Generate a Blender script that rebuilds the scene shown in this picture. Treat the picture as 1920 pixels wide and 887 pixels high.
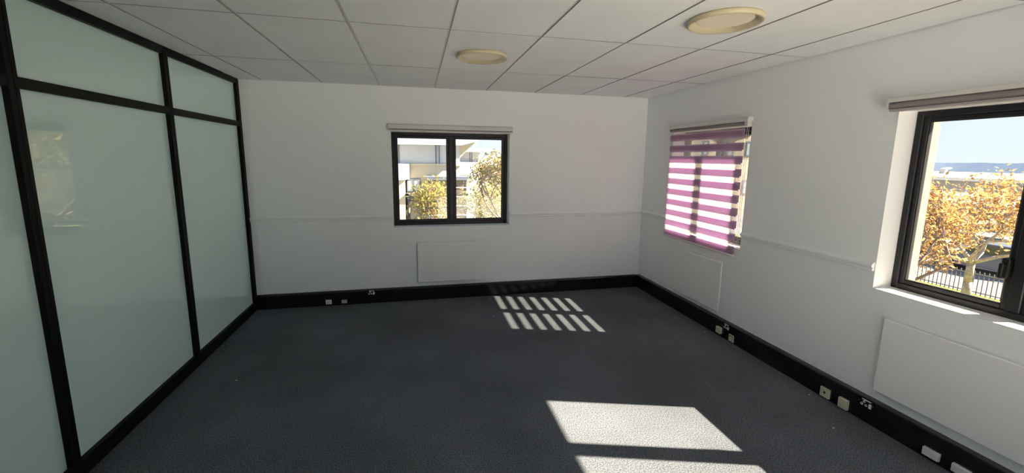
import bpy, bmesh, math, random
from mathutils import Vector, Matrix

# ------------------------------------------------------------------ scene, camera, light
S = bpy.context.scene
C = S.collection
for o in list(bpy.data.objects):
    bpy.data.objects.remove(o, do_unlink=True)

F_PX, CAM_H, SHIFT_PX = 785.357, 1.7516, -22.8      # focal length in pixels of the 1920 wide frame
cam = bpy.data.cameras.new('camera')
cam.sensor_fit = 'HORIZONTAL'; cam.sensor_width = 36.0
cam.lens = F_PX / 1920 * 36.0
cam.shift_y = SHIFT_PX / 1920
cam.clip_start = 0.05; cam.clip_end = 3000
camo = bpy.data.objects.new('camera', cam); C.objects.link(camo)
right = Vector((0.9755027, -0.2197042, 0.0111595))
up = Vector((0.0237565, 0.1556405, 0.9875281))
fwd = Vector((0.2187010, 0.9630712, -0.1570472))
M = Matrix((right, up, -fwd)).transposed().to_4x4()
M.translation = Vector((0, 0, CAM_H))
camo.matrix_world = M
S.camera = camo

SUN_E, SKY = 32.0, 0.95
world = bpy.data.worlds.new('sky'); S.world = world
world.use_nodes = True
wn, wl = world.node_tree.nodes, world.node_tree.links
wn.clear()
wo = wn.new('ShaderNodeOutputWorld'); bg = wn.new('ShaderNodeBackground')
tc = wn.new('ShaderNodeTexCoord'); sp = wn.new('ShaderNodeSeparateXYZ'); rp = wn.new('ShaderNodeValToRGB')
wl.new(tc.outputs['Generated'], sp.inputs[0]); wl.new(sp.outputs['Z'], rp.inputs['Fac'])
wl.new(rp.outputs['Color'], bg.inputs['Color']); wl.new(bg.outputs[0], wo.inputs['Surface'])
rp.color_ramp.elements[0].position = 0.0; rp.color_ramp.elements[0].color = (0.68, 0.735, 0.80, 1)
rp.color_ramp.elements[1].position = 0.55; rp.color_ramp.elements[1].color = (0.44, 0.64, 1.0, 1)
bg.inputs['Strength'].default_value = SKY

sun = bpy.data.lights.new('sun', 'SUN'); sun.energy = SUN_E; sun.angle = math.radians(0.55)
sun.color = (1.0, 0.845, 0.64)
suno = bpy.data.objects.new('sun', sun); C.objects.link(suno)
SUN_DIR = Vector((1.165, -0.338, 1.0)).normalized()      # towards the sun
suno.rotation_euler = SUN_DIR.to_track_quat('Z', 'Y').to_euler()
suno.location = SUN_DIR * 60

vs = S.view_settings
vs.view_transform = 'Standard'; vs.look = 'None'; vs.gamma = 1.0; vs.use_curve_mapping = False
vs.exposure = 0.6
S.display_settings.display_device = 'sRGB'
S.cycles.use_denoising = True
S.cycles.max_bounces = 14; S.cycles.diffuse_bounces = 8; S.cycles.glossy_bounces = 4
S.cycles.transmission_bounces = 8; S.cycles.transparent_max_bounces = 24
S.cycles.caustics_reflective = False; S.cycles.caustics_refractive = False
S.cycles.sample_clamp_indirect = 6.0

# ------------------------------------------------------------------ room dimensions (metres)
XL, XR, YB, YR, H = -1.813, 2.9645, 5.122, -0.55, 2.539
WT = 0.375                                            # outer wall thickness
random.seed(7)

# ------------------------------------------------------------------ materials
def mat(name, col, rough=0.6, spec=0.4, noise=None, bump=None, coat=0.0, metal=0.0, sheen=0.0):
    m = bpy.data.materials.new(name); m.use_nodes = True
    n, l = m.node_tree.nodes, m.node_tree.links
    p = n['Principled BSDF']
    p.inputs['Base Color'].default_value = (*col, 1); p.inputs['Roughness'].default_value = rough
    p.inputs['Specular IOR Level'].default_value = spec; p.inputs['Metallic'].default_value = metal
    p.inputs['Coat Weight'].default_value = coat; p.inputs['Coat Roughness'].default_value = 0.01
    p.inputs['Sheen Weight'].default_value = sheen
    t = n.new('ShaderNodeTexCoord')
    if noise:                                         # (scale, amount) colour variation
        x = n.new('ShaderNodeTexNoise'); x.inputs['Scale'].default_value = noise[0]; x.inputs['Detail'].default_value = 4
        l.new(t.outputs['Object'], x.inputs['Vector'])
        r = n.new('ShaderNodeMapRange'); r.inputs['From Min'].default_value = 0.3; r.inputs['From Max'].default_value = 0.7
        r.inputs['To Min'].default_value = 1 - noise[1]; r.inputs['To Max'].default_value = 1 + noise[1]
        l.new(x.outputs['Fac'], r.inputs['Value'])
        mx = n.new('ShaderNodeVectorMath'); mx.operation = 'SCALE'; mx.inputs[0].default_value = col
        l.new(r.outputs[0], mx.inputs['Scale']); l.new(mx.outputs[0], p.inputs['Base Color'])
    if bump:                                          # (scale, strength, distance)
        x = n.new('ShaderNodeTexNoise'); x.inputs['Scale'].default_value = bump[0]; x.inputs['Detail'].default_value = 3
        l.new(t.outputs['Object'], x.inputs['Vector'])
        b = n.new('ShaderNodeBump'); b.inputs['Strength'].default_value = bump[1]; b.inputs['Distance'].default_value = bump[2]
        l.new(x.outputs['Fac'], b.inputs['Height']); l.new(b.outputs[0], p.inputs['Normal'])
    return m

def glass_mat(name, tint=(0.97, 0.985, 0.98), refl=0.75):
    m = bpy.data.materials.new(name); m.use_nodes = True
    n, l = m.node_tree.nodes, m.node_tree.links; n.clear()
    o = n.new('ShaderNodeOutputMaterial'); mx = n.new('ShaderNodeMixShader'); f = n.new('ShaderNodeFresnel')
    f.inputs['IOR'].default_value = 1.45
    k = n.new('ShaderNodeMath'); k.operation = 'MULTIPLY'; k.inputs[1].default_value = refl
    t = n.new('ShaderNodeBsdfTransparent'); t.inputs[0].default_value = (*tint, 1)
    g = n.new('ShaderNodeBsdfGlossy'); g.inputs['Roughness'].default_value = 0.0
    l.new(f.outputs[0], k.inputs[0]); l.new(k.outputs[0], mx.inputs[0]); l.new(t.outputs[0], mx.inputs[1])
    l.new(g.outputs[0], mx.inputs[2]); l.new(mx.outputs[0], o.inputs['Surface'])
    return m

def thin_mat(name, dif, tra, transp=0.0, wt=0.5):
    """cloth or leaf: diffuse + translucent, optionally an open weave"""
    m = bpy.data.materials.new(name); m.use_nodes = True
    n, l = m.node_tree.nodes, m.node_tree.links; n.clear()
    o = n.new('ShaderNodeOutputMaterial'); mx = n.new('ShaderNodeMixShader'); mx.inputs[0].default_value = wt
    d = n.new('ShaderNodeBsdfDiffuse'); d.inputs[0].default_value = (*dif, 1)
    t = n.new('ShaderNodeBsdfTranslucent'); t.inputs[0].default_value = (*tra, 1)
    l.new(d.outputs[0], mx.inputs[1]); l.new(t.outputs[0], mx.inputs[2])
    out = mx
    if transp:
        q = n.new('ShaderNodeMixShader'); q.inputs[0].default_value = transp
        z = n.new('ShaderNodeBsdfTransparent'); l.new(mx.outputs[0], q.inputs[1]); l.new(z.outputs[0], q.inputs[2]); out = q
    l.new(out.outputs[0], o.inputs['Surface'])
    return m

def leaf_mat(name, cols, wt=0.45):
    """leaves with colour picked per leaf from a vertex attribute"""
    m = bpy.data.materials.new(name); m.use_nodes = True
    n, l = m.node_tree.nodes, m.node_tree.links; n.clear()
    o = n.new('ShaderNodeOutputMaterial'); mx = n.new('ShaderNodeMixShader'); mx.inputs[0].default_value = wt
    a = n.new('ShaderNodeAttribute'); a.attribute_name = 'pick'
    r = n.new('ShaderNodeValToRGB'); cr = r.color_ramp; cr.interpolation = 'LINEAR'
    cr.elements[0].position = 0; cr.elements[0].color = (*cols[0], 1)
    cr.elements[1].position = 1; cr.elements[1].color = (*cols[-1], 1)
    for i, c in enumerate(cols[1:-1]):
        e = cr.elements.new((i + 1) / (len(cols) - 1)); e.color = (*c, 1)
    l.new(a.outputs['Fac'], r.inputs[0])
    d = n.new('ShaderNodeBsdfDiffuse'); t = n.new('ShaderNodeBsdfTranslucent')
    l.new(r.outputs[0], d.inputs[0]); l.new(r.outputs[0], t.inputs[0])
    l.new(d.outputs[0], mx.inputs[1]); l.new(t.outputs[0], mx.inputs[2]); l.new(mx.outputs[0], o.inputs['Surface'])
    return m

def carpet_mat():
    m = mat('carpet', (0.06, 0.06, 0.068), 0.95, 0.1)
    n, l = m.node_tree.nodes, m.node_tree.links; p = n['Principled BSDF']
    t = n.new('ShaderNodeTexCoord')
    a = n.new('ShaderNodeTexNoise'); a.inputs['Scale'].default_value = 140; a.inputs['Detail'].default_value = 5
    b = n.new('ShaderNodeTexNoise'); b.inputs['Scale'].default_value = 1.3; b.inputs['Detail'].default_value = 5
    w = n.new('ShaderNodeTexVoronoi'); w.inputs['Scale'].default_value = 2.2
    for x in (a, b, w): l.new(t.outputs['Object'], x.inputs['Vector'])
    r = n.new('ShaderNodeValToRGB')
    r.color_ramp.elements[0].position = 0.34; r.color_ramp.elements[0].color = (0.028, 0.035, 0.047, 1)
    r.color_ramp.elements[1].position = 0.68; r.color_ramp.elements[1].color = (0.172, 0.185, 0.212, 1)
    l.new(a.outputs['Fac'], r.inputs[0])
    k = n.new('ShaderNodeMapRange'); k.inputs['From Min'].default_value = 0.35; k.inputs['From Max'].default_value = 0.65
    k.inputs['To Min'].default_value = 0.84; k.inputs['To Max'].default_value = 1.16
    l.new(b.outputs['Fac'], k.inputs['Value'])
    v = n.new('ShaderNodeVectorMath'); v.operation = 'SCALE'
    l.new(r.outputs[0], v.inputs[0]); l.new(k.outputs[0], v.inputs['Scale']); l.new(v.outputs[0], p.inputs['Base Color'])
    bu = n.new('ShaderNodeBump'); bu.inputs['Strength'].default_value = 0.6; bu.inputs['Distance'].default_value = 0.004
    l.new(w.outputs['Distance'], bu.inputs['Height']); l.new(bu.outputs[0], p.inputs['Normal'])
    return m

Mt = dict(
    wall=mat('wall_paint', (0.85, 0.868, 0.89), 0.55, 0.35, noise=(1.2, 0.02), bump=(160, 0.12, 0.002)),
    reveal=mat('reveal_paint', (0.86, 0.86, 0.86), 0.5, 0.4),
    rail=mat('rail_paint', (0.85, 0.868, 0.89), 0.4, 0.45),
    tile=mat('ceiling_tile_board', (0.83, 0.845, 0.86), 0.8, 0.2, noise=(2.5, 0.03), bump=(220, 0.15, 0.002)),
    tile_edge_shade=mat('tile_joint_shade', (0.36, 0.35, 0.34), 0.95, 0.1),  # joint shade painted onto the tile sides as grey
    tee=mat('grid_enamel', (0.62, 0.62, 0.61), 0.35, 0.5),
    plenum=mat('plenum_dark', (0.08, 0.08, 0.08), 0.9, 0.1),
    carpet=carpet_mat(),
    black=mat('black_trunking', (0.007, 0.007, 0.008), 0.22, 0.5, noise=(5, 0.2)),
    capstrip=mat('dusty_cap', (0.05, 0.048, 0.05), 0.55, 0.4),
    frame=mat('black_aluminium', (0.004, 0.005, 0.005), 0.5, 0.14),
    winframe=mat('charcoal_aluminium', (0.013, 0.013, 0.017), 0.42, 0.35),
    gasket=mat('black_gasket', (0.006, 0.006, 0.006), 0.6, 0.3),
    frost=mat('frosted_glass', (0.77, 0.99, 0.95), 0.6, 0.3, coat=1.0),
    glass=glass_mat('window_glass'),
    heater=mat('heater_enamel', (0.85, 0.85, 0.86), 0.5, 0.4, bump=(300, 0.05, 0.001)),
    cassette=mat('blind_cassette', (0.68, 0.66, 0.64), 0.45, 0.4),
    rolled=mat('blind_fabric_rolled', (0.27, 0.235, 0.245), 0.8, 0.2, bump=(400, 0.2, 0.001)),
    rolledbar=mat('blind_bar_mauve', (0.40, 0.35, 0.36), 0.6, 0.3),
    band=thin_mat('blind_band', (0.43, 0.34, 0.38), (0.88, 0.715, 0.90), 0.0, 0.56),
    sheer=thin_mat('blind_sheer', (0.75, 0.72, 0.72), (0.72, 0.68, 0.68), 0.84, 0.5),
    plastic=mat('white_plastic', (0.72, 0.72, 0.73), 0.35, 0.5),
    cream=mat('cream_plastic', (0.60, 0.56, 0.42), 0.4, 0.5),
    hole=mat('socket_dark', (0.01, 0.01, 0.01), 0.6, 0.2),
    lampring=mat('yellowed_lamp_ring', (0.56, 0.49, 0.33), 0.45, 0.4),
    diffuser=mat('lamp_diffuser', (0.86, 0.77, 0.60), 0.5, 0.3),
    metal=mat('grey_metal', (0.5, 0.5, 0.5), 0.35, 0.5, metal=0.8),
    scrap=mat('paper_scrap', (0.7, 0.7, 0.68), 0.8, 0.2),
    out_tan=mat('render_tan', (0.36, 0.315, 0.24), 0.9, 0.1),
    out_cream=mat('render_cream', (0.52, 0.46, 0.34), 0.9, 0.1, noise=(1, 0.03)),
    out_white=mat('render_white', (0.54, 0.55, 0.57), 0.9, 0.1),
    out_roof=mat('roof_sheet', (0.36, 0.41, 0.43), 0.6, 0.3),
    out_grey=mat('render_grey', (0.48, 0.50, 0.54), 0.9, 0.1),
    slate=mat('slate_panel', (0.09, 0.11, 0.16), 0.6, 0.3),
    outpane=mat('distant_pane', (0.38, 0.44, 0.50), 0.15, 0.5),
    bayglass=mat('bay_glass', (0.10, 0.085, 0.07), 0.12, 0.5, noise=(3, 0.5)),
    bark=mat('tree_bark', (0.20, 0.155, 0.13), 0.9, 0.1, noise=(12, 0.3)),
    palebark=mat('pale_bark', (0.34, 0.29, 0.25), 0.9, 0.1, noise=(12, 0.3)),
    bounce_slab=mat('bounce_paving', (0.84, 0.84, 0.85), 0.9, 0.1, noise=(1.0, 0.04)),
    ground=mat('paved_ground', (0.21, 0.205, 0.195), 0.95, 0.1, noise=(0.15, 0.15)),
    road=mat('asphalt', (0.16, 0.16, 0.165), 0.95, 0.1, noise=(0.6, 0.1)),
    lawn=mat('grass_strip', (0.20, 0.21, 0.06), 0.95, 0.1, noise=(1.5, 0.25)),
    railing=mat('railing_steel', (0.10, 0.095, 0.10), 0.6, 0.3),
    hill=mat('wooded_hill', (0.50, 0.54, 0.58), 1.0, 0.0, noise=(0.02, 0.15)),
    shedroof=mat('pale_roof', (0.60, 0.59, 0.57), 0.8, 0.2),
    shedwall=mat('shed_wall', (0.36, 0.35, 0.36), 0.9, 0.1),
    carblue=mat('dark_blue_paint', (0.03, 0.045, 0.10), 0.25, 0.5, coat=0.6),
    cargrey=mat('dark_grey_paint', (0.07, 0.07, 0.08), 0.25, 0.5, coat=0.6),
    carglass=mat('car_glass', (0.02, 0.022, 0.025), 0.08, 0.6),
    tyre=mat('tyre_rubber', (0.015, 0.015, 0.015), 0.9, 0.1),
    leaf_orange=leaf_mat('leaf_orange', [(0.30, 0.17, 0.10), (0.42, 0.26, 0.10), (0.40, 0.20, 0.10), (0.52, 0.38, 0.11), (0.34, 0.24, 0.13)]),
    leaf_mixed=leaf_mat('leaf_mixed', [(0.13, 0.16, 0.055), (0.24, 0.24, 0.075), (0.40, 0.34, 0.09), (0.38, 0.20, 0.08)]),
    leaf_green=leaf_mat('leaf_green', [(0.10, 0.12, 0.05), (0.19, 0.18, 0.07), (0.30, 0.25, 0.09), (0.32, 0.19, 0.10)]),
    leaf_pale=leaf_mat('leaf_pale', [(0.34, 0.34, 0.15), (0.46, 0.42, 0.19), (0.28, 0.29, 0.12)]),
)

def let_through(m, amount, col):
    n, l = m.node_tree.nodes, m.node_tree.links
    p = n['Principled BSDF']; o = n['Material Output']
    t = n.new('ShaderNodeBsdfTranslucent'); t.inputs[0].default_value = (*col, 1)
    x = n.new('ShaderNodeMixShader'); x.inputs[0].default_value = amount
    l.new(p.outputs[0], x.inputs[1]); l.new(t.outputs[0], x.inputs[2]); l.new(x.outputs[0], o.inputs['Surface'])
Mt['frost'].node_tree.nodes['Principled BSDF'].inputs['Coat IOR'].default_value = 2.2
let_through(Mt['frost'], 0.10, (0.80, 0.95, 0.93))

# ------------------------------------------------------------------ mesh helpers
def new(): return bmesh.new()

def box(bm, x0, x1, y0, y1, z0, z1, bev=0.0, seg=1):
    r = bmesh.ops.create_cube(bm, size=1)
    sx, sy, sz = abs(x1 - x0), abs(y1 - y0), abs(z1 - z0)
    c = Vector(((x0 + x1) / 2, (y0 + y1) / 2, (z0 + z1) / 2))
    for v in r['verts']:
        v.co = Vector((v.co.x * sx, v.co.y * sy, v.co.z * sz)) + c
    if bev:
        es = list({e for v in r['verts'] for e in v.link_edges})
        bmesh.ops.bevel(bm, geom=es, offset=bev, segments=seg, profile=0.5, affect='EDGES')
    return bm

def prism(bm, pts, axis, a, b):
    """extrude a polygon; pts are the two other coordinates in xyz order"""
    def P(u, v, w):
        return {0: (w, u, v), 1: (u, w, v), 2: (u, v, w)}[axis]
    A = [bm.verts.new(P(u, v, a)) for u, v in pts]; B = [bm.verts.new(P(u, v, b)) for u, v in pts]
    bm.faces.new(A); bm.faces.new(B[::-1])
    n = len(pts)
    for i in range(n):
        j = (i + 1) % n
        bm.faces.new((A[i], B[i], B[j], A[j]))
    bmesh.ops.recalc_face_normals(bm, faces=bm.faces[:])
    return bm

def lathe(bm, prof, c, seg=48, axis=2, closed=False):
    """revolve (radius, height) points round an axis through c"""
    rings = []
    for r, h in prof:
        ring = []
        for i in range(seg):
            a = 2 * math.pi * i / seg
            u, v = r * math.cos(a), r * math.sin(a)
            q = {2: (u, v, h), 0: (h, u, v), 1: (u, h, v)}[axis]
            ring.append(bm.verts.new((c[0] + q[0], c[1] + q[1], c[2] + q[2])))
        rings.append(ring)
    pairs = list(zip(rings[:-1], rings[1:])) + ([(rings[-1], rings[0])] if closed else [])
    for A, B in pairs:
        for i in range(seg):
            j = (i + 1) % seg
            bm.faces.new((A[i], A[j], B[j], B[i]))
    if not closed:
        for ring in (rings[0], rings[-1]):
            bm.faces.new(ring)
    bmesh.ops.recalc_face_normals(bm, faces=bm.faces[:])
    return bm

def tube(bm, p0, p1, r0, r1, seg=6):
    p0, p1 = Vector(p0), Vector(p1); d = (p1 - p0)
    if d.length < 1e-6: return bm
    q = d.to_track_quat('Z', 'Y')
    A, B = [], []
    for i in range(seg):
        a = 2 * math.pi * i / seg; e = q @ Vector((math.cos(a), math.sin(a), 0))
        A.append(bm.verts.new(p0 + e * r0)); B.append(bm.verts.new(p1 + e * r1))
    for i in range(seg):
        j = (i + 1) % seg; bm.faces.new((A[i], A[j], B[j], B[i]))
    bm.faces.new(A[::-1]); bm.faces.new(B)
    return bm

def obj(name, bm, m, parent=None, smooth=False):
    me = bpy.data.meshes.new(name); bm.to_mesh(me); bm.free()
    me.materials.append(Mt[m])
    if smooth:
        for p in me.polygons: p.use_smooth = True
    o = bpy.data.objects.new(name, me); C.objects.link(o)
    if parent is not None:
        o.parent = parent
        o.matrix_parent_inverse = parent.matrix_basis.inverted()
    return o

def thing(name, label, cat, loc=(0, 0, 0), group=None):
    o = bpy.data.objects.new(name, None); C.objects.link(o); o.location = loc
    o.empty_display_size = 0.1
    o['label'] = label; o['category'] = cat
    if group: o['group'] = group
    return o

def tag(o, label, cat, group=None, kind=None):
    o['label'] = label; o['category'] = cat
    if group: o['group'] = group
    if kind: o['kind'] = kind
    return o

def struct(o, label=None, cat=None):
    o['kind'] = 'structure'
    if label: o['label'] = label
    if cat: o['category'] = cat
    return o

def copy(o, parent, loc):
    c = o.copy(); C.objects.link(c); c.parent = parent
    if parent is not None: c.matrix_parent_inverse = parent.matrix_basis.inverted()
    c.location = loc
    return c

# ------------------------------------------------------------------ floor
struct(obj('floor', box(new(), XL - 2.2, XR + WT, YR - 0.2, YB + WT, -0.3, 0.0), 'carpet'),
       'dark charcoal loop pile carpet covering the whole office floor', 'floor')

# ------------------------------------------------------------------ walls with window holes
def wall_cells(bm, axis, lo, hi, u0, u1, z0, z1, holes):
    """wall across u (the other horizontal axis) with rectangular holes (ua, ub, za, zb)"""
    us = sorted({u0, u1, *[h[0] for h in holes], *[h[1] for h in holes]})
    for a, b in zip(us[:-1], us[1:]):
        mid = (a + b) / 2
        hz = sorted([(h[2], h[3]) for h in holes if h[0] < mid < h[1]])
        z = z0; spans = []
        for za, zb in hz:
            spans.append((z, za)); z = zb
        spans.append((z, z1))
        for za, zb in spans:
            if zb - za < 1e-4: continue
            if axis == 1: box(bm, a, b, lo, hi, za, zb)
            else: box(bm, lo, hi, a, b, za, zb)
    bmesh.ops.remove_doubles(bm, verts=bm.verts[:], dist=1e-5)
    return bm

WZ0, WZ1 = 0.912, 2.075
REAR_FILL = (0.45, 2.90, 0.03, 2.40)                        # opening added behind the camera for fill light
BW = (-0.293, 1.132, 0.905, 2.045)                     # back window hole x0 x1 z0 z1
RW = [(0.91, 2.115), (3.30, 4.505)]                    # right window holes in y
struct(obj('wall_back', wall_cells(new(), 1, YB, YB + 0.31, XL - 2.2, XR + WT, -0.3, 3.0, [BW]), 'wall'),
       'white painted back wall with a window in the middle', 'wall')
bm = wall_cells(new(), 0, XR, XR + 0.26, YR - 0.2, YB, -0.3, 3.0, [(a, b, WZ0, WZ1) for a, b in RW])
wr = struct(obj('wall_right', bm, 'wall'), 'white painted right wall with two windows', 'wall')
bm = wall_cells(new(), 0, XR + 0.26, XR + WT, YR - 0.2, YB, -0.3, 3.0, [(a, b, 0.90, 2.10) for a, b in RW])
obj('outer_leaf', bm, 'out_tan', wr)
# rear wall, behind the camera: both openings are added to let in fill light
struct(obj('wall_rear', wall_cells(new(), 1, YR - 0.2, YR, XL - 2.2, XR, -0.3, 3.0, [REAR_FILL, (XL - 1.9, XL - 0.15, 0.03, 2.40)]), 'wall'),
       'white rear wall behind the viewer with openings added for fill light', 'wall')

# white plastered linings of the window reveals
def lining(parent, axis, lo, hi, u0, u1, z0, z1, t=0.006):
    bm = new()
    def bb(a, b, c, d):
        if axis == 1: box(bm, a, b, lo, hi, c, d)
        else: box(bm, lo, hi, a, b, c, d)
    bb(u0, u0 + t, z0, z1); bb(u1 - t, u1, z0, z1); bb(u0 + t, u1 - t, z0, z0 + t); bb(u0 + t, u1 - t, z1 - t, z1)
    return obj('reveal_lining', bm, 'reveal', parent)

# ------------------------------------------------------------------ windows
def window(n, axis, plane, u0, u1, z0, z1, label, flip=False, handles=True):
    """two-light window: plane = inner face of the frame, going outwards by +d along axis"""
    root = bpy.data.objects.new('window_%d' % n, None); C.objects.link(root)
    um = (u0 + u1) / 2
    root.location = (um, plane, z0) if axis == 1 else (plane, um, z0)
    struct(root, label, 'window')
    def bb(bm, a, b, d0, d1, c, d, bev=0.004):
        if axis == 1: box(bm, a, b, plane + d0, plane + d1, c, d, bev)
        else: box(bm, plane + d0, plane + d1, a, b, c, d, bev)
        return bm
    f = 0.038
    bm = new()
    bb(bm, u0, u0 + f, 0.0, 0.07, z0, z1); bb(bm, u1 - f, u1, 0.0, 0.07, z0, z1)
    bb(bm, u0 + f, u1 - f, 0.0, 0.07, z0, z0 + f); bb(bm, u0 + f, u1 - f, 0.0, 0.07, z1 - f, z1)
    bb(bm, um - 0.028, um + 0.028, 0.0, 0.07, z0 + f, z1 - f)
    obj('outer_frame', bm, 'winframe', root)
    s = 0.028
    for a, b in ((u0 + f, um - 0.028), (um + 0.028, u1 - f)):
        c, d = z0 + f, z1 - f
        bm = new()
        bb(bm, a, a + s, 0.012, 0.055, c, d); bb(bm, b - s, b, 0.012, 0.055, c, d)
        bb(bm, a + s, b - s, 0.012, 0.055, c, c + s); bb(bm, a + s, b - s, 0.012, 0.055, d - s, d)
        sash = obj('sash', bm, 'winframe', root)
        bm = new(); g = 0.004
        bb(bm, a + s, a + s + g, 0.018, 0.03, c + s, d - s, 0); bb(bm, b - s - g, b - s, 0.018, 0.03, c + s, d - s, 0)
        bb(bm, a + s + g, b - s - g, 0.018, 0.03, c + s, c + s + g, 0); bb(bm, a + s + g, b - s - g, 0.018, 0.03, d - s - g, d - s, 0)
        obj('gasket', bm, 'gasket', sash)
        bm = new(); bb(bm, a + s - .003, b - s + .003, 0.030, 0.034, c + s - .003, d - s + .003, 0)
        obj('pane', bm, 'glass', sash)
    if handles:
        zh = z0 + 0.27
        bm = new(); bb(bm, um - 0.018 + 0.055, um + 0.018 + 0.055, -0.014, 0.012, zh - 0.055, zh + 0.055, 0.006)
        bb(bm, um + 0.055 - 0.009, um + 0.055 + 0.009, -0.04, -0.010, zh + 0.012, zh + 0.03, 0.004)
        bb(bm, um + 0.055 - 0.010, um + 0.055 + 0.010, -0.045, -0.030, zh - 0.055, zh + 0.03, 0.005)
        obj('handle', bm, 'gasket', root)
        bm = new(); bb(bm, um - 0.045, um - 0.015, -0.022, 0.012, z1 - 0.36, z1 - 0.26, 0.006)
        obj('hinge', bm, 'gasket', root)
    return root

w1 = window(1, 1, YB + 0.16, BW[0] + .006, BW[1] - .006, BW[2] + .006, BW[3] - .006,
            'black framed two-pane window in the middle of the back wall', handles=False)
lining(w1, 1, YB, YB + 0.305, *BW)
w2 = window(2, 0, XR + 0.15, RW[1][0] + .006, RW[1][1] - .006, WZ0 + .006, WZ1 - .006,
            'black framed window behind the striped purple blind on the right wall')
lining(w2, 0, XR, XR + 0.26, *RW[1], WZ0, WZ1)
w3 = window(3, 0, XR + 0.15, RW[0][0] + .006, RW[0][1] - .006, WZ0 + .006, WZ1 - .006,
            'charcoal framed window at the right edge with autumn tree outside')
lining(w3, 0, XR, XR + 0.26, *RW[0], WZ0, WZ1)
fill_glazing = window(4, 1, YR - 0.13, REAR_FILL[0], REAR_FILL[1], REAR_FILL[2], REAR_FILL[3], 'unseen black framed glazing added behind the viewer for fill light', handles=False)  # glazing added out of view to brighten the room

# ------------------------------------------------------------------ ceiling: tiles in a tee grid
GX0, GY0, PX, PY = -0.9808, 4.0067, 0.6, 1.208
ceil = struct(obj('ceiling', box(new(), XL - 2.2, XR, YR, YB, 2.60, 3.0), 'plenum'),
              'suspended ceiling of off-white tiles in a white grid', 'ceiling')
xs = [XL] + [GX0 + PX * k for k in range(-1, 7)] + [XR]
ys = [YB] + [GY0 - PY * k for k in range(0, 6)] + [YR]
tile_mesh = {}
rt = random.Random(3)
for i in range(len(xs) - 1):
    for j in range(len(ys) - 1):
        a, b, c, d = xs[i], xs[i + 1], ys[j + 1], ys[j]
        w_, l_ = round(b - a - 0.017, 4), round(d - c - 0.012, 4)
        key = (w_, l_)
        if key not in tile_mesh:
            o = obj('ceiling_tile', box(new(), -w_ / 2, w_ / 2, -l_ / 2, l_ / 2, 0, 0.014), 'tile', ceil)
            o.data.materials.append(Mt['tile_edge_shade'])
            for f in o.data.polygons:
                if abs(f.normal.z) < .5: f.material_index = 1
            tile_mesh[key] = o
        else:
            o = tile_mesh[key].copy(); C.objects.link(o)
        o.location = ((a + b) / 2, (c + d) / 2, H + rt.uniform(-.001, .0012))
        o.rotation_euler = (rt.uniform(-.0012, .0012), rt.uniform(-.002, .002), 0)
for x in xs[1:-1]:
    obj('main_tee', box(new(), x - 0.012, x + 0.012, YR, YB, H + 0.006, H + 0.008), 'tee', ceil)
for y in ys[1:-1]:
    for a, b in list(zip(xs[:-1], xs[1:]))[:-1]:      # the short bars at the right wall are missing
        obj('cross_tee', box(new(), a + 0.012, b - 0.012, y - 0.012, y + 0.012, H + 0.0062, H + 0.0082), 'tee', ceil)
obj('wall_angle', box(new(), XL, XR, YB - 0.012, YB, H + 0.0065, H + 0.008), 'tee', ceil)
obj('wall_angle', box(new(), XR - 0.012, XR, YR, YB - 0.012, H + 0.0065, H + 0.008), 'tee', ceil)

# round downlights, unlit
def downlight(x, y, label):
    t = thing('downlight', label, 'ceiling light', (x, y, H), 'round ceiling downlights')
    bm = lathe(new(), [(0.196, -0.0012), (0.199, -0.012), (0.197, -0.026), (0.190, -0.030), (0.183, -0.026),
                       (0.148, -0.005), (0.147, -0.0012), (0.160, -0.0008)], (x, y, H), 72, closed=True)
    obj('rim', bm, 'lampring', t, True)
    bm = lathe(new(), [(0.1495, -0.0075), (0.1495, -0.0035)], (x, y, H), 64)
    obj('diffuser', bm, 'diffuser', t)
    for a in (0.6, 0.6 + math.pi):
        cx, cy = x + 0.149 * math.cos(a), y + 0.149 * math.sin(a)
        obj('spring_clip', box(new(), cx - .004, cx + .004, cy - .004, cy + .004, H - 0.014, H - 0.007, 0.001), 'metal', t)
downlight(GX0 + PX * 2.5, GY0 - PY * 0.5, 'round cream downlight in the ceiling nearest the back wall')
downlight(GX0 + PX * 4.5, GY0 - PY * 1.5, 'larger looking round cream downlight near the top right of the ceiling')

# ------------------------------------------------------------------ skirting trunking, dado rail, cover strips
BT = 0.025
bm = prism(new(), [(YB, 0), (YB - BT, 0), (YB - BT, 0.150), (YB - BT + 0.012, 0.166), (YB, 0.168)], 0, XL, XR)
struct(obj('baseboard_back', bm, 'black'), 'black skirting trunking along the foot of the back wall', 'skirting')
bbk = bpy.data.objects['baseboard_back']
bm = prism(new(), [(YB, 0.1685), (YB - BT + 0.011, 0.1665), (YB - BT + 0.011, 0.169), (YB, 0.172)], 0, XL, XR - 0.03)
obj('cap_strip', bm, 'capstrip', bbk)
bm = prism(new(), [(XR, 0), (XR - BT, 0), (XR - BT, 0.160), (XR - BT + 0.003, 0.166), (XR, 0.176)], 1, YR, YB - BT)
bbr = struct(obj('baseboard_right', bm, 'black'), 'black skirting trunking along the foot of the right wall', 'skirting')
bm = prism(new(), [(XR, 0.1762), (XR - BT + 0.003, 0.1662), (XR - BT + 0.003, 0.170), (XR, 0.182)], 1, YR, YB - BT)
obj('cap_strip', bm, 'capstrip', bbr)

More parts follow.
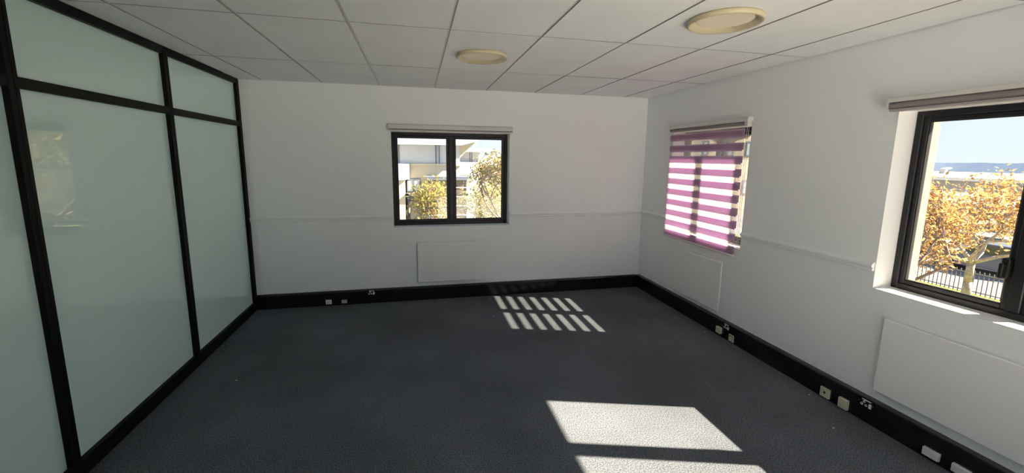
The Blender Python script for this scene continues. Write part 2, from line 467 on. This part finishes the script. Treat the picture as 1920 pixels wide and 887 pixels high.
def dado(n, axis, plane, a, b, z, label):
    p = [(0, 0.0), (0.008, 0.0), (0.012, 0.006), (0.012, 0.014), (0.007, 0.017), (0.007, 0.020), (0.016, 0.026),
         (0.018, 0.036), (0.015, 0.046), (0.008, 0.054), (0.005, 0.060), (0, 0.060)]
    q = [(plane - d * 1.45, z + h) for d, h in p]
    struct(obj('trim_%d' % n, prism(new(), q, 1 - axis, a, b), 'rail'), label, 'dado rail')
dado(1, 1, YB, XL, BW[0] - 0.002, 1.010, 'white dado rail on the back wall left of the window')
dado(2, 1, YB, BW[1] + 0.006, XR, 1.010, 'white dado rail on the back wall right of the window')
dado(3, 0, XR, RW[1][1] + 0.002, YB - 0.018, 1.018, 'short white dado rail between the corner and the striped blind')
dado(4, 0, XR, RW[0][1] + 0.002, RW[1][0] - 0.002, 1.030, 'white dado rail between the two windows on the right wall')
dado(5, 0, XR, YR, RW[0][0] - 0.002, 1.030, 'white dado rail on the right wall nearest the viewer')
bm = box(new(), XL, XL + 0.075, YB - 0.004, YB, 0.168, 1.010); box(bm, XL, XL + 0.075, YB - 0.004, YB, 1.070, H)
struct(obj('trim_6', bm, 'wall'), 'narrow white cover strip beside the glass partition frame', 'trim')

# ------------------------------------------------------------------ left wall: black framed frosted glass partition
part = bpy.data.objects.new('wall_left', None); C.objects.link(part); part.location = (XL - 0.03, 2, 0)
struct(part, 'frosted glass partition in a black aluminium frame along the left side', 'glass partition')
REC = 0.030
posts = [(5.060, YB)] + [(3.755 - 1.303 * k, 3.810 - 1.303 * k) for k in range(0, 5)]
posts = [p for p in posts if p[0] > YR]
for a, b in posts:
    bm = box(new(), XL - 0.06, XL - 0.003, a, b, 0.0, H, 0.002)
    box(bm, XL - 0.01, XL, a, a + (b - a) * 0.42, 0.0, H, 0.0015); box(bm, XL - 0.01, XL, b - (b - a) * 0.42, b, 0.0, H, 0.0015)
    obj('post', bm, 'frame', part)
edges = sorted(posts, reverse=True) + [(YR, YR)]
for (a1, b1), (a0, b0) in zip(edges[:-1], edges[1:]):
    y0, y1 = b0, a1
    if y1 - y0 < 0.05: continue
    obj('bottom_rail', box(new(), XL - 0.06, XL - 0.001, y0, y1, 0.0, 0.098, 0.002), 'frame', part)
    bm = box(new(), XL - 0.06, XL - 0.003, y0, y1, 2.487, H, 0.002); box(bm, XL - 0.01, XL, y0, y1, 2.515, H, 0.001)
    obj('top_rail', bm, 'frame', part)
    obj('transom', box(new(), XL - 0.06, XL - 0.001, y0, y1, 2.050, 2.102, 0.002), 'frame', part)
    for za, zb in ((0.098, 2.050), (2.102, 2.487)):
        g = obj('glass_pane', box(new(), XL - REC - 0.008, XL - REC, y0 - 0.004, y1 + 0.004, za - 0.004, zb + 0.004), 'frost', part)
# corridor on the far side of the partition
struct(obj('wall_corridor', box(new(), XL - 2.2, XL - 2.0, YR, YB, 0.0, 2.6), 'wall'), 'white corridor wall behind the glass partition', 'wall')

# ------------------------------------------------------------------ panel heaters under the windows
def heater_x(x0, x1, z0, z1, label):
    t = thing('panel_heater', label, 'heater', ((x0 + x1) / 2, YB, z0), 'flat wall panel heaters')
    obj('panel', box(new(), x0, x1, YB - 0.046, YB - 0.026, z0, z1, 0.003), 'heater', t)
    for x in (x0 + 0.12, x1 - 0.12):
        for z in (z0 + 0.08, z1 - 0.08):
            obj('bracket', box(new(), x - .02, x + .02, YB - 0.026, YB, z - .02, z + .02), 'plastic', t)
    obj('indicator', box(new(), x1 - 0.032, x1 - 0.026, YB - 0.048, YB - 0.046, z0 + 0.03, z0 + 0.045), 'metal', t)
def heater_y(y0, y1, z0, z1, label):
    t = thing('panel_heater', label, 'heater', (XR, (y0 + y1) / 2, z0), 'flat wall panel heaters')
    obj('panel', box(new(), XR - 0.030, XR - 0.012, y0, y1, z0, z1, 0.003), 'heater', t)
    for y in (y0 + 0.12, y1 - 0.12):
        for z in (z0 + 0.08, z1 - 0.08):
            obj('bracket', box(new(), XR - 0.012, XR, y - .02, y + .02, z - .02, z + .02), 'plastic', t)
heater_x(-0.015, 0.830, 0.230, 0.728, 'flat white panel heater under the back window')
heater_y(3.494, 4.355, 0.233, 0.740, 'flat white panel heater under the striped blind')
heater_y(1.13, 1.992, 0.250, 0.746, 'flat white panel heater under the window at the right edge')

# ------------------------------------------------------------------ blinds
def cassette(t, axis, plane, a, b, z0, z1, depth, drop=0.36, bar_m='cassette'):
    """closed-up roller blind: cassette on top, rolled cloth, bottom bar"""
    def pr(pts, m, name, aa, bb, smooth=False):
        return obj(name, prism(new(), [(plane - d, z) for d, z in pts], 1 - axis, aa, bb), m, t, smooth)
    h = z1 - z0
    pr([(0, z1), (depth * .72, z1), (depth * .95, z1 - h * .10), (depth, z1 - h * .30), (depth, z1 - h * drop),
        (depth * .93, z1 - h * drop), (depth * .93, z1 - h * .31), (depth * .55, z1 - h * .31), (0.008, z1 - h * .31), (0.008, z0 + h * .25), (0, z0 + h * .25)],
       'cassette', 'cassette', a, b)
    r = h * 0.27; zc = z0 + h * 0.42; dc = depth * 0.60
    pts = [(dc + r * math.cos(k * math.pi / 8), zc + r * math.sin(k * math.pi / 8)) for k in range(16)]
    pr(pts, 'rolled', 'rolled_fabric', a + 0.012, b - 0.012)
    bar = pr([(depth * .28, z0), (depth * .86, z0), (depth * .92, z0 + h * .06), (depth * .92, z0 + h * .17), (depth * .28, z0 + h * .17)], bar_m, 'bottom_bar', a + 0.010, b - 0.010)
    for aa, bb in ((a - 0.004, a + 0.001), (b - 0.001, b + 0.004)):
        pr([(0, z1), (depth * .72, z1), (depth * .95, z1 - h * .10), (depth, z1 - h * .30), (depth, z0 + h * .24), (depth * .9, z0 + h * .18), (0, z0 + h * .18)],
           'cassette', 'end_cap', aa, bb)
    return bar
t = thing('roller_blind', 'rolled-up grey roller blind above the back window', 'blind', (0.42, YB, 2.045), 'window blinds')
cassette(t, 1, YB, -0.307, 1.144, 2.040, 2.117, 0.062, 0.66)
t = thing('roller_blind', 'rolled-up mauve roller blind above the window at the right edge', 'blind', (XR, 1.5, 2.06), 'window blinds')
cassette(t, 0, XR, 0.885, 2.135, 2.062, 2.150, 0.066, 0.36, 'rolledbar')

zb = thing('zebra_blind', 'lowered mauve and sheer striped blind on the right wall', 'blind', (XR, 3.9, 0.84), 'window blinds')
ya, yb_ = 3.300, 4.508
bm = prism(new(), [(XR, 2.140), (XR - .05, 2.140), (XR - .058, 2.128), (XR - .058, 2.100), (XR - .03, 2.100), (XR, 2.106)], 1, ya, yb_)
obj('cassette', bm, 'cassette', zb)
lathe_prof = [(XR - .034 + 0.021 * math.cos(k * math.pi / 8), 2.086 + 0.021 * math.sin(k * math.pi / 8)) for k in range(16)]
obj('rolled_fabric', prism(new(), lathe_prof, 1, 3.345, 4.500), 'rolled', zb)
fy0, fy1 = 3.352, 4.500
PITCH, BAND, OFF, ZB = 0.1225, 0.0665, 0.013, 0.856
XF, XK = XR - 0.040, XR - 0.026                       # front and back cloth
def sheet(x, z0, z1): return box(new(), x, x + 0.0006, fy0, fy1, z0, z1)
for k in range(10):
    z = ZB + PITCH * k
    obj('fabric_band', sheet(XF, z, z + BAND), 'band', zb)
    z2 = z + BAND; z3 = min(ZB + PITCH * (k + 1), 2.075)
    obj('sheer_band', sheet(XF, z2, z3), 'sheer', zb)
    obj('fabric_band', sheet(XK, z + OFF, min(z + OFF + BAND, 2.07)), 'band', zb)
    if z + OFF + BAND < 2.06:
        obj('sheer_band', sheet(XK, z + OFF + BAND, min(z + OFF + PITCH, 2.075)), 'sheer', zb)
bm = prism(new(), [(XF - .006, .838), (XF + .020, .838), (XF + .022, .846), (XF + .016, .857), (XF - .002, .857), (XF - .008, .848)], 1, fy0 - .004, fy1 + .004)
obj('bottom_bar', bm, 'cassette', zb)
bm = new()
for dx in (0.012, 0.030):
    tube(bm, (XR - dx - .004, 3.322, 2.09), (XR - dx - .004, 3.322, 0.93), 0.0016, 0.0016, 6)
tube(bm, (XR - .016, 3.322, .93), (XR - .034, 3.322, .93), 0.0016, 0.0016, 6)
obj('chain', bm, 'plastic', zb)
obj('control_end', box(new(), XR - .052, XR - .006, 3.303, 3.343, 2.055, 2.106, 0.004), 'cassette', zb)

# ------------------------------------------------------------------ sockets on the trunking
def pl(face, u, d0, d1, du, z, dz):
    """box limits on a trunking face: u across, d outwards"""
    if face == 'back': return (u - du, u + du, YB - BT - d1, YB - BT - d0, z - dz, z + dz)
    return (XR - BT - d1, XR - BT - d0, u - du, u + du, z - dz, z + dz)
def at(face, u, z): return (u, YB - BT, z) if face == 'back' else (XR - BT, u, z)
def power_socket(face, u, z, label):
    t = thing('power_socket', label, 'socket', at(face, u, z), 'black power sockets on the trunking')
    s = 1 if face == 'back' else -1                   # left to right as seen from the room
    obj('face_plate', box(new(), *pl(face, u, 0, 0.004, 0.050, z, 0.038), 0.001), 'black', t)
    obj('label_strip', box(new(), *pl(face, u + s * 0.004, 0.004, 0.0055, 0.030, z + 0.026, 0.0035)), 'plastic', t)
    obj('rocker_switch', box(new(), *pl(face, u + s * 0.030, 0.004, 0.010, 0.0085, z - 0.004, 0.016), 0.002), 'plastic', t)
    for du, dz in ((-0.010, 0.012), (-0.024, -0.010), (0.004, -0.010)):
        c = (u + s * du, YB - BT - 0.004, z + dz) if face == 'back' else (XR - BT - 0.004, u + s * du, z + dz)
        ax = 1 if face == 'back' else 0
        bm = lathe(new(), [(0.0042, 0), (0.0042, -0.002), (0.0085, -0.002), (0.0085, 0)], c, 16, ax, True)
        obj('pin_ring', bm, 'plastic', t)
    for du in (-0.044, 0.046):
        obj('screw', box(new(), *pl(face, u + s * du, 0.004, 0.005, 0.002, z + 0.004, 0.002)), 'metal', t)
def outlet(name, face, u, z, hw, hh, dep, m, label, cat, hole=None, rim=False, lip=False):
    t = thing(name, label, cat, at(face, u, z), 'small boxes on the trunking')
    if rim:
        obj('back_plate', box(new(), *pl(face, u, 0, dep * .35, hw, z, hh), 0.001), m, t)
        obj('recess', box(new(), *pl(face, u, dep * .35, dep * .40, hw * .74, z, hh * .74)), 'hole', t)
        obj('module', box(new(), *pl(face, u - hw * .10, dep * .35, dep, hw * .52, z - hh * .04, hh * .55), 0.002), m, t)
    elif lip:
        obj('back_plate', box(new(), *pl(face, u, 0, dep * .30, hw * 1.02, z, hh * 1.02), 0.001), m, t)
        obj('cover', box(new(), *pl(face, u, dep * .38, dep, hw, z, hh), 0.002), m, t)
        obj('seam', box(new(), *pl(face, u, dep * .30, dep * .38, hw * .96, z, hh * .96)), 'hole', t)
    else:
        obj('body', box(new(), *pl(face, u, 0, dep, hw, z, hh), 0.003, 2), m, t)
    if hole:
        hu, hz, a, b = hole
        obj('jack_opening', box(new(), *pl(face, u + hu, dep - .001, dep + .0006, a, z + hz, b)), 'hole', t)
        obj('jack_cap', box(new(), *pl(face, u + hu + a * 2.1, dep - .001, dep + .002, a * .9, z + hz, b * 1.2)), m, t)
outlet('data_socket', 'back', -1.050, 0.046, 0.033, 0.027, 0.010, 'plastic', 'white data socket on the back skirting with a dark jack', 'socket', (-0.013, -0.008, 0.006, 0.004))
outlet('cable_box', 'back', -0.876, 0.043, 0.030, 0.019, 0.020, 'cream', 'small cream cable box on the back skirting beside the data socket', 'cable box')
power_socket('back', -0.570, 0.128, 'black power socket with white switch on the back skirting')
outlet('cable_box', 'right', 3.437, 0.064, 0.032, 0.032, 0.026, 'cream', 'cream square box on the right skirting nearest the far corner', 'cable box')
outlet('data_socket', 'right', 3.275, 0.046, 0.032, 0.034, 0.016, 'cream', 'open cream socket with dark recess on the right skirting below the blind', 'socket', None, True)
power_socket('right', 3.352, 0.128, 'black power socket on the right skirting between the two far cream boxes')
outlet('data_socket', 'right', 2.300, 0.048, 0.036, 0.036, 0.016, 'cream', 'cream data socket with square hole in the middle of the right skirting', 'socket', (0.0, 0.002, 0.007, 0.009))
outlet('cable_box', 'right', 2.160, 0.046, 0.032, 0.036, 0.022, 'cream', 'plain cream box beside the nearer black power socket', 'cable box', None, False, True)
power_socket('right', 2.022, 0.128, 'black power socket with white rings on the nearer right skirting')
outlet('junction_box', 'right', 1.632, 0.048, 0.040, 0.024, 0.020, 'plastic', 'white oblong junction box on the right skirting, farther of two', 'junction box', None, False, True)
outlet('junction_box', 'right', 1.490, 0.048, 0.040, 0.024, 0.020, 'plastic', 'white oblong junction box cut by the bottom right picture edge', 'junction box', None, False, True)

# scraps on the carpet
rs = random.Random(5)
for k, (x, y, l) in enumerate([(0.86, 4.98, 'by the back skirting below the heater'), (0.80, 4.38, 'left of the far sun stripes'),
                            (2.78, 3.95, 'beside the right skirting near the blind'), (2.86, 3.55, 'beside the right skirting before the far cream box'),
                            (2.86, 2.36, 'against the right skirting by the middle socket'), (2.66, 2.00, 'in front of the near power socket'),
                            (-1.62, 5.00, 'in the corner at the foot of the partition'), (-1.42, 3.45, 'near the partition post')]):
    bm = new(); bmesh.ops.create_icosphere(bm, subdivisions=1, radius=0.006)
    for v in bm.verts: v.co = Vector((v.co.x * rs.uniform(.6, 1.3), v.co.y * rs.uniform(.6, 1.3), v.co.z * .5 + .003))
    o = obj('paper_scrap', bm, 'scrap'); o.location = (x, y, 0)
    tag(o, 'tiny paper scrap on the carpet ' + l, 'scrap', 'scraps on the carpet')

# ================================================================== outside
G = -3.6
struct(obj('bounce_slab', box(new(), -7, 9, YR - 9, YR - 0.2, -0.35, -0.12), 'bounce_slab'), 'unseen pale paving added behind the viewer to bounce sunlight inside', 'bounce_slab')  # slab added out of view to reflect sun up into the room
struct(obj('ground', box(new(), -300, 700, -120, 600, G - 0.5, G), 'ground'), 'pale paved ground outside the windows', 'ground')
struct(obj('road', box(new(), 25.5, 33, -60, 90, G, G + 0.02), 'road'), 'grey asphalt road beyond the picket fence', 'road')
struct(obj('lawn', box(new(), 17.5, 22.3, -30, 40, G, G + 0.03), 'lawn'), 'yellow green grass strip inside the picket fence', 'lawn')

# hills on the horizon
def ridge(name, dist, base, amp, seed, label):
    r = random.Random(seed); bm = new(); n = 220
    ph = [(r.uniform(0, 6.28), f, a) for f, a in ((3, .5), (7, .35), (17, .2), (41, .14), (97, .10))]
    T, Bf, K = [], [], []
    for i in range(n):
        a = math.radians(-30 + 160 * i / (n - 1))
        h = base + amp * sum(A * math.sin(f * a + p) for p, f, A in ph) + r.uniform(0, amp * .35)
        x, y = math.sin(a) * dist, math.cos(a) * dist
        T.append(bm.verts.new((x, y, h))); Bf.append(bm.verts.new((x * .985, y * .985, G))); K.append(bm.verts.new((x * 1.2, y * 1.2, G)))
    for i in range(n - 1):
        bm.faces.new((Bf[i], Bf[i + 1], T[i + 1], T[i])); bm.faces.new((T[i], T[i + 1], K[i + 1], K[i]))
    bmesh.ops.recalc_face_normals(bm, faces=bm.faces[:])
    struct(obj(name, bm, 'hill'), label, 'hills')
ridge('hills', 300, 1.5, 1.9, 4, 'hazy blue wooded hills along the horizon')

# ---- building seen through the back window
B = thing('office_building', 'white and cream office building with wide eaves outside the back window', 'building', (0, 33, G))
Y = 30.0
obj('lower_wall', box(new(), -0.51, 2.98, Y, 40, G, 1.20), 'out_cream', B)
obj('upper_wall', box(new(), -7, 2.98, Y + 0.05, 40, 1.20, 2.62), 'out_white', B)
obj('left_wing', box(new(), -7, -0.80, Y - 0.9, 40, G, 0.22), 'out_cream', B)
bm = prism(new(), [(-7, 0.22), (-0.50, 0.22), (-0.50, 1.26), (-7, 1.26)], 1, Y - 0.5, Y + 0.04)
obj('parapet', bm, 'out_grey', B)
bm = prism(new(), [(-7, 0.20), (-0.72, 0.20), (-0.92, 1.27), (-7, 1.27)], 1, Y - 1.05, Y - 0.5)
obj('parapet_fin', bm, 'out_white', B)
obj('cornice', box(new(), -0.55, 3.08, Y - 0.12, Y + 0.3, 1.14, 1.28), 'out_cream', B)
bm = prism(new(), [(-7, 2.55), (3.05, 2.55), (4.20, 2.86), (4.16, 2.92), (-7, 2.92)], 1, Y - 0.85, 41)
obj('roof', bm, 'out_roof', B)
bm = prism(new(), [(2.98, 1.70), (2.98, 2.55), (3.08, 2.55), (4.10, 2.83)], 1, Y + 0.0, 41)
obj('side_soffit', bm, 'out_cream', B)
for x in (-1.17, 1.33, 1.55):
    obj('downpipe', box(new(), x - .025, x + .025, Y - 0.02, Y + 0.05, 1.28, 2.55), 'slate', B)
def far_window(par, x0, x1, z0, z1, y):
    bm = new(); f = 0.07; xm = (x0 + x1) / 2
    for a, b, c, d in ((x0, x0 + f, z0, z1), (x1 - f, x1, z0, z1), (x0 + f, x1 - f, z0, z0 + f), (x0 + f, x1 - f, z1 - f, z1), (xm - .05, xm + .05, z0 + f, z1 - f)):
        box(bm, a, b, y - .06, y + .02, c, d)
    w = obj('window', bm, 'slate', par)
    for a, b in ((x0 + f, xm - .05), (xm + .05, x1 - f)):
        obj('pane', box(new(), a, b, y - .02, y + .01, z0 + f, z1 - f), 'outpane', w)
far_window(B, -0.69, 0.215, -0.72, 0.27, Y)
obj('spandrel_panel', box(new(), -0.70, 0.225, Y - .05, Y + .01, -1.33, -0.95), 'slate', B)
obj('window_sill', box(new(), -0.74, 0.26, Y - .09, Y + .01, -0.80, -0.73), 'out_cream', B)
bay = obj('glazed_bay', box(new(), 0.74, 3.30, Y - 1.3, Y + .2, G, 0.30), 'bayglass', B)
obj('bay_canopy', box(new(), 0.60, 3.42, Y - 1.5, Y + .1, 0.30, 0.44), 'slate', B)
obj('bay_fascia', box(new(), 0.62, 3.40, Y - 1.46, Y + .1, 0.22, 0.30), 'out_white', B)
for z in (-0.30, -0.92, -1.55, -2.18, -2.80):
    obj('bay_transom', box(new(), 0.72, 3.32, Y - 1.34, Y - 1.29, z - .03, z + .03), 'out_white', B)
for x in (0.74, 1.60, 2.45, 3.28):
    obj('bay_mullion', box(new(), x - .03, x + .03, Y - 1.33, Y - 1.29, G, 0.24), 'slate', B)

W = thing('office_wing', 'farther white wing with grey eaves behind the tree outside back window', 'building', (6, 50, G))
obj('wall', box(new(), 3.6, 6.5, 45, 60, G, 2.32), 'out_white', W)
obj('parapet', box(new(), 3.4, 6.6, 44.2, 45, -0.05, 1.25), 'out_grey', W)
bm = prism(new(), [(3.4, 2.30), (7.0, 2.30), (7.95, 2.62), (7.9, 2.70), (3.4, 2.70)], 1, 43.9, 60)
obj('roof', bm, 'out_roof', W)
for x in (5.55, 5.75):
    obj('downpipe', box(new(), x - .03, x + .03, 44.95, 45, 1.25, 2.30), 'slate', W)
obj('raking_strut', prism(new(), [(6.52, 1.3), (6.62, 1.3), (7.35, 2.3), (7.25, 2.3)], 1, 44.5, 44.6), 'slate', W)

# cream building seen between the slats of the striped blind
N = thing('neighbour_block', 'cream neighbouring block glimpsed through the striped blind', 'building', (30, 44, G))
obj('wall', box(new(), 25.4, 34.0, 36, 50, G, 6.2), 'out_cream', N)
obj('roof', box(new(), 24.8, 34.6, 35.2, 51, 6.2, 6.6), 'out_roof', N)
for x in (27.0, 29.8, 32.4):
    for z in (-1.6, 2.2):
        far_window(N, x - .6, x + .6, z, z + 1.4, 36.0)

# ---- things seen through the right window
FB = thing('warehouse', 'long low warehouse with a pale flat roof beyond the autumn tree', 'building', (66, 34, G))
obj('wall', box(new(), 60.5, 80, 10, 52, G, -0.25), 'shedwall', FB)
obj('roof', box(new(), 59.6, 81, 9, 53, -0.25, 0.12, 0.0), 'shedroof', FB)
obj('roof_ridge', prism(new(), [(60, 0.12), (70, 0.55), (80, 0.12)], 1, 10, 52), 'shedroof', FB)
for y in (16, 22, 28, 34, 40, 46):
    obj('shutter_door', box(new(), 60.42, 60.5, y - 1.4, y + 1.4, G, -1.2), 'out_grey', FB)
bm = prism(new(), [(66, 0.4), (66.7, 0.4), (66.5, 0.85), (67.3, 1.0), (67.2, 1.15), (66.2, 1.0)], 1, 40.6, 41.2)
obj('roof_cowl', bm, 'shedwall', FB)
for x, y, l in ((41, 19, 'nearer white roofed carport beyond the road'), (49, 27, 'farther white roofed carport beyond the road')):
    t = thing('carport', l, 'carport', (x, y, G), 'carports beyond the road')
    obj('roof', box(new(), x - 2.5, x + 2.5, y - 8, y + 8, G + 2.35, G + 2.5), 'shedroof', t)
    for yy in (y - 7.5, y - 2.5, y + 2.5, y + 7.5):
        for xx in (x - 2.2, x + 2.2):
            obj('column', box(new(), xx - .06, xx + .06, yy - .06, yy + .06, G, G + 2.35), 'slate', t)

# railing fence
fe = thing('railing_fence', 'low railing fence of thin dark bars along the grass outside the right window', 'fence', (22.2, 12, G))
pk = None
for k in range(90):
    y = 4.4 + k * 0.15
    if pk is None:
        pk = obj('bar', prism(new(), [(-.014, 0), (.014, 0), (.014, .95), (0, 1.0), (-.014, .95)], 0, -.014, .014), 'railing', fe)
        pk.location = (22.2, y, G)
    else:
        copy(pk, fe, (22.2, y, G))
for z in (0.12, 0.86):
    obj('rail', box(new(), 22.215, 22.245, 4.3, 17.9, G + z - .02, G + z + .02), 'railing', fe)

def car(x, y, rz, m, label):
    t = thing('car', label, 'car', (x, y, G + 0.02), 'cars parked beyond the fence')
    t.rotation_euler = (0, 0, rz)
    def part(name, bm, mm, par=t):
        me = bpy.data.meshes.new(name); bm.to_mesh(me); bm.free(); me.materials.append(Mt[mm])
        o = bpy.data.objects.new(name, me); C.objects.link(o); o.parent = par; return o
    side = [(-2.1, .35), (-2.12, .75), (-1.95, .92), (-1.2, .98), (1.0, .96), (1.9, .80), (2.1, .62), (2.1, .32), (1.7, .25), (-1.7, .25)]
    bm = prism(new(), side, 1, -.85, .85); bmesh.ops.bevel(bm, geom=bm.edges[:], offset=.05, segments=2, affect='EDGES'); part('body', bm, m)
    bm = prism(new(), [(-1.75, .94), (-1.15, 1.40), (.15, 1.42), (.95, .95)], 1, -.72, .72); part('glasshouse', bm, 'carglass')
    bm = prism(new(), [(-1.2, 1.38), (-1.05, 1.47), (.1, 1.48), (.22, 1.40)], 1, -.70, .70); part('roof', bm, m)
    for xx in (-1.3, 1.32):
        for yy in (-.80, .80):
            w = part('wheel', lathe(new(), [(.16, -.09), (.32, -.10), (.33, 0), (.32, .10), (.16, .09)], (xx, yy, .33), 20, 1), 'tyre')
            part('hub', lathe(new(), [(.01, -.105), (.17, -.105), (.17, .105), (.01, .105)], (xx, yy, .33), 16, 1), 'metal', w)
car(27.5, 14.4, 1.6, 'carblue', 'dark blue car parked behind the trunk of the autumn tree')
car(30.5, 19.6, 1.55, 'cargrey', 'dark grey car parked farther along the road')

# trees
def tree(name, base, height, crown, leaves, size, lm, bm_, label, seed, trunk_r=0.12, fork=0.4, lean=(0, 0), droop=0.0, depth=4):
    """crown = (rx, ry, rz, cz) of the leafy ellipsoid; branches grow towards points inside it"""
    r = random.Random(seed)
    t = thing(name, label, 'tree', base)
    bx, by, bz = base
    bm = new()
    f0 = Vector((bx + lean[0] * fork, by + lean[1] * fork, bz + height * fork))
    mid = Vector((bx, by, bz)) * .5 + f0 * .5 + Vector((r.uniform(-.05, .05), r.uniform(-.05, .05), 0))
    tube(bm, (bx, by, bz), mid, trunk_r, trunk_r * .85, 9); tube(bm, mid, f0, trunk_r * .85, trunk_r * .72, 9)
    rx, ry, rz, cz = crown
    cc = Vector((bx + lean[0], by + lean[1], bz + cz))
    tips = []
    def grow(p, d, length, rad, lev):
        q = p + d * length
        m_ = (p + q) / 2 + Vector([r.uniform(-.08, .08) * length for _ in range(3)])
        tube(bm, p, m_, rad, rad * .82, 6); tube(bm, m_, q, rad * .82, rad * .62, 6)
        if lev >= 2: tips.append((m_, q))
        if lev >= depth: return
        for _ in range(3 if lev < 2 else r.choice((2, 3))):
            e = Vector((r.gauss(0, 1), r.gauss(0, 1), r.gauss(.15 - droop, .7))).normalized()
            nd = (d * .75 + e * .8).normalized()
            tgt = q + nd * length * .7
            k = Vector(((tgt.x - cc.x) / rx, (tgt.y - cc.y) / ry, (tgt.z - cc.z) / rz))
            if k.length > 1: nd = (nd * .5 + (cc - q).normalized() * .6).normalized()
            grow(q, nd, length * r.uniform(.62, .80), rad * .58, lev + 1)
    n0 = 5
    for i in range(n0):
        a = 2 * math.pi * (i + r.uniform(-.3, .3)) / n0
        d = Vector((math.cos(a) * rx, math.sin(a) * ry, rz * r.uniform(.4, 1.1))).normalized()
        grow(f0, d, (height - height * fork) * r.uniform(.34, .46), trunk_r * .5, 0)
    obj('trunk', bm, bm_, t, True)
    V, Fc, P = [], [], []
    for i in range(leaves):
        a, b = r.choice(tips); p = a.lerp(b, r.random()) + Vector([r.gauss(0, 1) for _ in range(3)]) * size * 1.6
        k = Vector(((p.x - cc.x) / rx, (p.y - cc.y) / ry, (p.z - cc.z) / rz))
        if k.length > 1.12: p = cc + (p - cc) * (r.uniform(.7, 1.1) / k.length)
        s = size * r.uniform(.6, 1.25)
        n_ = Vector((r.gauss(0, 1), r.gauss(0, 1), r.gauss(.5, 1))).normalized()
        u = n_.orthogonal().normalized(); u = Matrix.Rotation(r.uniform(0, 6.28), 3, n_) @ u; w = n_.cross(u)
        i0 = len(V)
        V += [p - u * s * .6, p - w * s * .34 + n_ * s * .1, p + u * s * .75, p + w * s * .34 + n_ * s * .1]
        Fc += [(i0, i0 + 1, i0 + 2), (i0, i0 + 2, i0 + 3)]
        c = min(1, max(0, r.gauss(.5, .28))); P += [c] * 4
    me = bpy.data.meshes.new('foliage'); me.from_pydata([tuple(v) for v in V], [], Fc)
    at_ = me.attributes.new('pick', 'FLOAT', 'POINT'); at_.data.foreach_set('value', P)
    me.materials.append(Mt[lm])
    o = bpy.data.objects.new('foliage', me); C.objects.link(o); o.parent = t
    o.matrix_parent_inverse = t.matrix_basis.inverted(); o['kind'] = 'stuff'
    return t
tree('tree', (21.0, 11.55, G), 5.4, (2.9, 2.7, 2.0, 3.1), 3400, 0.13, 'leaf_orange', 'palebark',
     'orange leaved autumn tree with pale trunk outside the right window', 11, 0.16, 0.28)
tree('tree', (15.0, 9.95, G), 5.0, (1.55, 1.5, 1.9, 3.2), 3000, 0.11, 'leaf_orange', 'bark',
     'dense golden autumn tree at the left side of the right window view', 12, 0.12, 0.3)
tree('tree', (0.62, 17.5, G), 4.9, (1.0, 1.0, 1.6, 3.1), 1200, 0.12, 'leaf_mixed', 'bark',
     'small yellow and orange tree in front of the cream building', 13, 0.08, 0.3)
tree('tree', (4.15, 20.0, G), 6.2, (1.75, 1.6, 2.2, 4.0), 2300, 0.12, 'leaf_green', 'bark',
     'taller bronze green tree at the right side of the back window', 14, 0.12, 0.35)
tree('tree', (3.9, 23.5, G), 4.6, (1.8, 1.5, 2.0, 2.6), 6000, 0.09, 'leaf_pale', 'palebark',
     'pale yellow feathery tree behind the back window right pane', 15, 0.09, 0.25, droop=.5)
tree('tree', (2.6, 15.5, G), 3.0, (1.5, 1.0, 1.0, 2.0), 1800, 0.10, 'leaf_mixed', 'bark',
     'low yellow green shrub tree along the bottom of the back window', 16, 0.06, 0.25)
tree('tree', (10.0, 12.35, G), 9.5, (3.2, 2.8, 2.8, 7.2), 2600, 0.17, 'leaf_orange', 'bark',
     'tall grey trunked autumn tree behind the striped blind', 17, 0.17, 0.62)
tree('tree', (10.6, 20.5, G), 9.0, (3.4, 3.2, 3.0, 4.6), 1250, 0.21, 'leaf_green', 'bark',
     'spreading dark green tree seen reflected in the frosted glass partition', 18, 0.18, 0.3)
